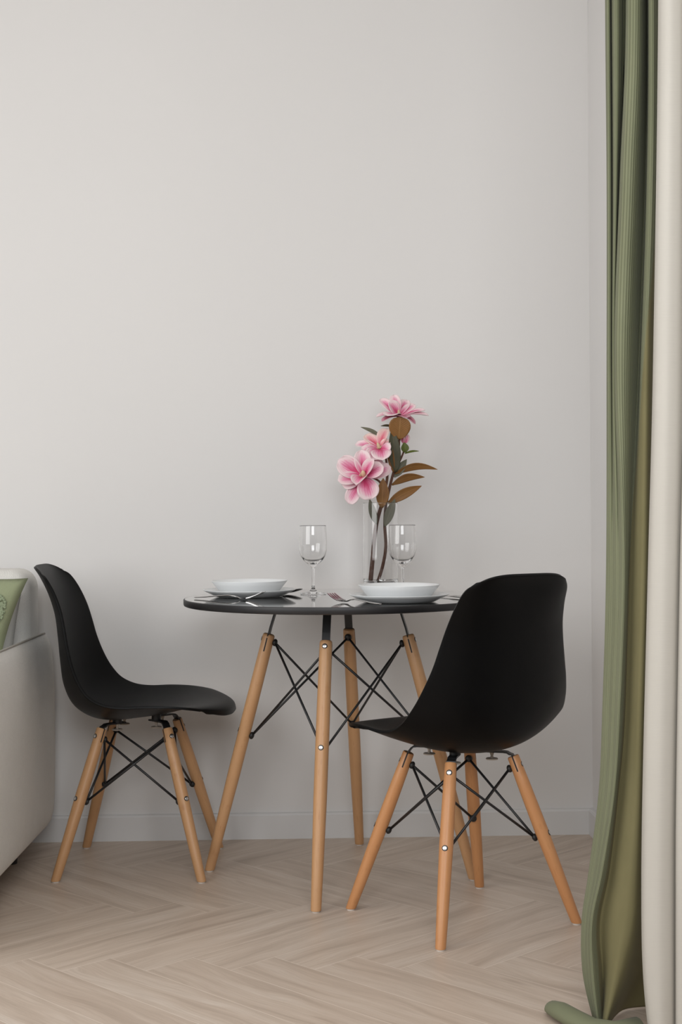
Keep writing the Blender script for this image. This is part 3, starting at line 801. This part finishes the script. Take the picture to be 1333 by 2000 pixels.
gp = cushion('throw_pillow', .40, .10, M['pillow_green'], (-1.040, 3.722, .626), (math.radians(-20), math.radians(9), 0), .12)
tag(gp, 'sage green pillow with tufted pattern leaning in the sofa corner behind the armrest', 'pillow')
bm = bmesh.new()
blobs = [(.72, .48, .19, .24), (.40, -.30, .22, .30), (-.10, .45, .30, .20), (-.55, -.10, .20, .40), (.05, -.62, .30, .16), (-.5, .66, .2, .14)]
for ca, cb, wa, wb in blobs:
    for k in range(330):
        th, q = random.uniform(0, 2 * PI), math.sqrt(random.random()); a, b = ca + wa * q * math.cos(th), cb + wb * q * math.sin(th)
        h = ((1 - a * a) * (1 - b * b)) ** 0.42
        x = a * .20 * (1 - .12 * (1 - b * b)); y = b * .20 * (1 - .12 * (1 - a * a))
        ellipsoid(bm, Vector((x, -h * .050 - .0015, y)), (.0040, .0050, .0040), None, 7, 5)
o = obj('tufted_pattern', bm, M['pillow_tuft'], gp)

# ------------------------------------------------------------------ curtains (hung from the ceiling before the right wall)
def drape(name, rows_y, cols, depths, mats, su=7, sv=9, zmin=.004, thick=.003):
    """cols[c][r] image x of guide line c at guide height r; depths[c][r] its distance"""
    nr, nc = len(rows_y), len(cols); pts = []
    for c in range(nc):
        line = []
        for r in range(nr):
            p = at(cols[c][r], rows_y[r], depths[c][r])
            if rows_y[r] < -500: p.z = CEIL - .002
            if r == nr - 1: p.z = zmin
            line.append(tuple(p))
        pts.append(line)
    bm = bmesh.new(); g = []; arc = []
    NU, NV = (nc - 1) * su, (nr - 1) * sv
    for i in range(NV + 1):
        t = i / sv
        ring = [cr(pts[c], t) for c in range(nc)]
        row = [Vector(cr(ring, j / su)) for j in range(NU + 1)]
        for p in row: p.z = min(max(p.z, zmin), CEIL - .002)
        g.append([bm.verts.new(p) for p in row])
        if i == NV // 3:
            s = 0; arc = [0]
            for a, b in zip(row, row[1:]): s += (b - a).length; arc.append(s)
    zz = [row[NU // 2].co.z for row in g]
    grid_faces(bm, g, uvf=lambda i, j: (arc[j], zz[i]), uv2=lambda i, j: (j / su, i / sv))
    o = obj(name, bm, mats, None)
    md = o.modifiers.new('thickness', 'SOLIDIFY'); md.thickness = thick; md.offset = 0
    return o
ry = [-715, 0, 350, 700, 1100, 1400, 1550, 1700, 1800, 1900, 2000]
gc = [
 [1180, 1184, 1187, 1187, 1186, 1178, 1171, 1152, 1138, 1140, 1160],
 [1184, 1189, 1191, 1191, 1192, 1184, 1177, 1157, 1143, 1144, 1162],
 [1190, 1194, 1197, 1197, 1198, 1190, 1182, 1162, 1147, 1147, 1164],
 [1200, 1204, 1203, 1199, 1205, 1196, 1188, 1167, 1150, 1151, 1166],
 [1219, 1223, 1211, 1201, 1211, 1202, 1194, 1171, 1153, 1154, 1168],
 [1223, 1228, 1217, 1206, 1219, 1209, 1199, 1176, 1156, 1158, 1170],
 [1245, 1250, 1240, 1228, 1226, 1216, 1204, 1184, 1164, 1168, 1175],
 [1261, 1265, 1261, 1249, 1231, 1222, 1209, 1192, 1174, 1178, 1181],
 [1265, 1270, 1267, 1256, 1245, 1238, 1228, 1212, 1198, 1190, 1177],
 [1275, 1279, 1277, 1266, 1258, 1250, 1246, 1236, 1226, 1205, 1181],
 [1284, 1288, 1287, 1277, 1268, 1262, 1258, 1254, 1248, 1224, 1186],
 [1292, 1296, 1295, 1290, 1286, 1285, 1285, 1280, 1276, 1252, 1215],
 [1310, 1312, 1312, 1312, 1312, 1312, 1312, 1312, 1310, 1292, 1265]]
gt = [2.83, 2.79, 2.82, 2.76, 2.80, 2.715, 2.70, 2.775, 2.69, 2.68, 2.72, 2.80, 2.82]
gb = [2.715, 2.705, 2.70, 2.688, 2.682, 2.668, 2.680, 2.700, 2.678, 2.660, 2.675, 2.76, 2.78]
wt = [0, 0, .15, .5, 1, 1, 1, 1, 1, 1, 1]
gd = [[a + (b - a) * w for w in wt] for a, b in zip(gt, gb)]
gcur = drape('curtain', ry, gc, gd, [M['curtain_green']])
tag(gcur, 'olive green ribbed curtain hanging in folds to the floor, right of the turned away chair', 'curtain')
# fold of its hem lying on the floor
bm = bmesh.new(); pts = [(1078, 1985), (1098, 1990), (1122, 2012), (1150, 2030), (1180, 2045)]
rows = []
hp = [Vector((.382, 2.757, 0)), Vector((.390, 2.740, 0)), Vector((.401, 2.712, 0)), Vector((.419, 2.672, 0)), Vector((.445, 2.635, 0)), Vector((.485, 2.615, 0)), Vector((.53, 2.625, 0))]
hw = [.005, .017, .0215, .023, .025, .028, .030]; hh = [.003, .013, .016, .016, .014, .014, .016]
for i, p in enumerate(hp):
    d = (hp[min(i + 1, len(hp) - 1)] - hp[max(i - 1, 0)]).normalized(); sd = Vector((-d.y, d.x, 0))
    rows.append([p + sd * hw[i] * math.cos(2 * PI * k / 16) + Vector((0, 0, .0035 + hh[i] + hh[i] * math.sin(2 * PI * k / 16))) for k in range(16)])
loft(bm, rows)
o = obj('hem_fold', bm, M['curtain_green'], gcur)

ry2 = [-715, 0, 700, 1100, 1550, 1775, 1900, 2000, 2080]
base = [
 [1290, 1288, 1278, 1268, 1257, 1255, 1258, 1267, 1275],
 [1298, 1295, 1285, 1275, 1265, 1262, 1265, 1273, 1280],
 [1312, 1310, 1303, 1296, 1288, 1286, 1288, 1291, 1294],
 [1330, 1328, 1322, 1316, 1308, 1307, 1308, 1309, 1310],
 [1342, 1340, 1336, 1328, 1321, 1320, 1320, 1320, 1320],
 [1352, 1350, 1346, 1336, 1328, 1327, 1327, 1327, 1327],
 [1390, 1390, 1386, 1380, 1376, 1374, 1374, 1374, 1374],
 [1412, 1412, 1410, 1408, 1405, 1404, 1404, 1404, 1404],
 [1440, 1440, 1440, 1440, 1438, 1436, 1436, 1436, 1436],
 [1480, 1480, 1480, 1480, 1480, 1478, 1478, 1478, 1478]]
bd = [2.60, 2.578, 2.567, 2.575, 2.592, 2.572, 2.555, 2.60, 2.555, 2.60]
ccur = drape('curtain', ry2, base, [[d] * len(ry2) for d in bd], [M['curtain_cream']])
tag(ccur, 'cream linen curtain hanging at the right frame edge, next to the green curtain', 'curtain')
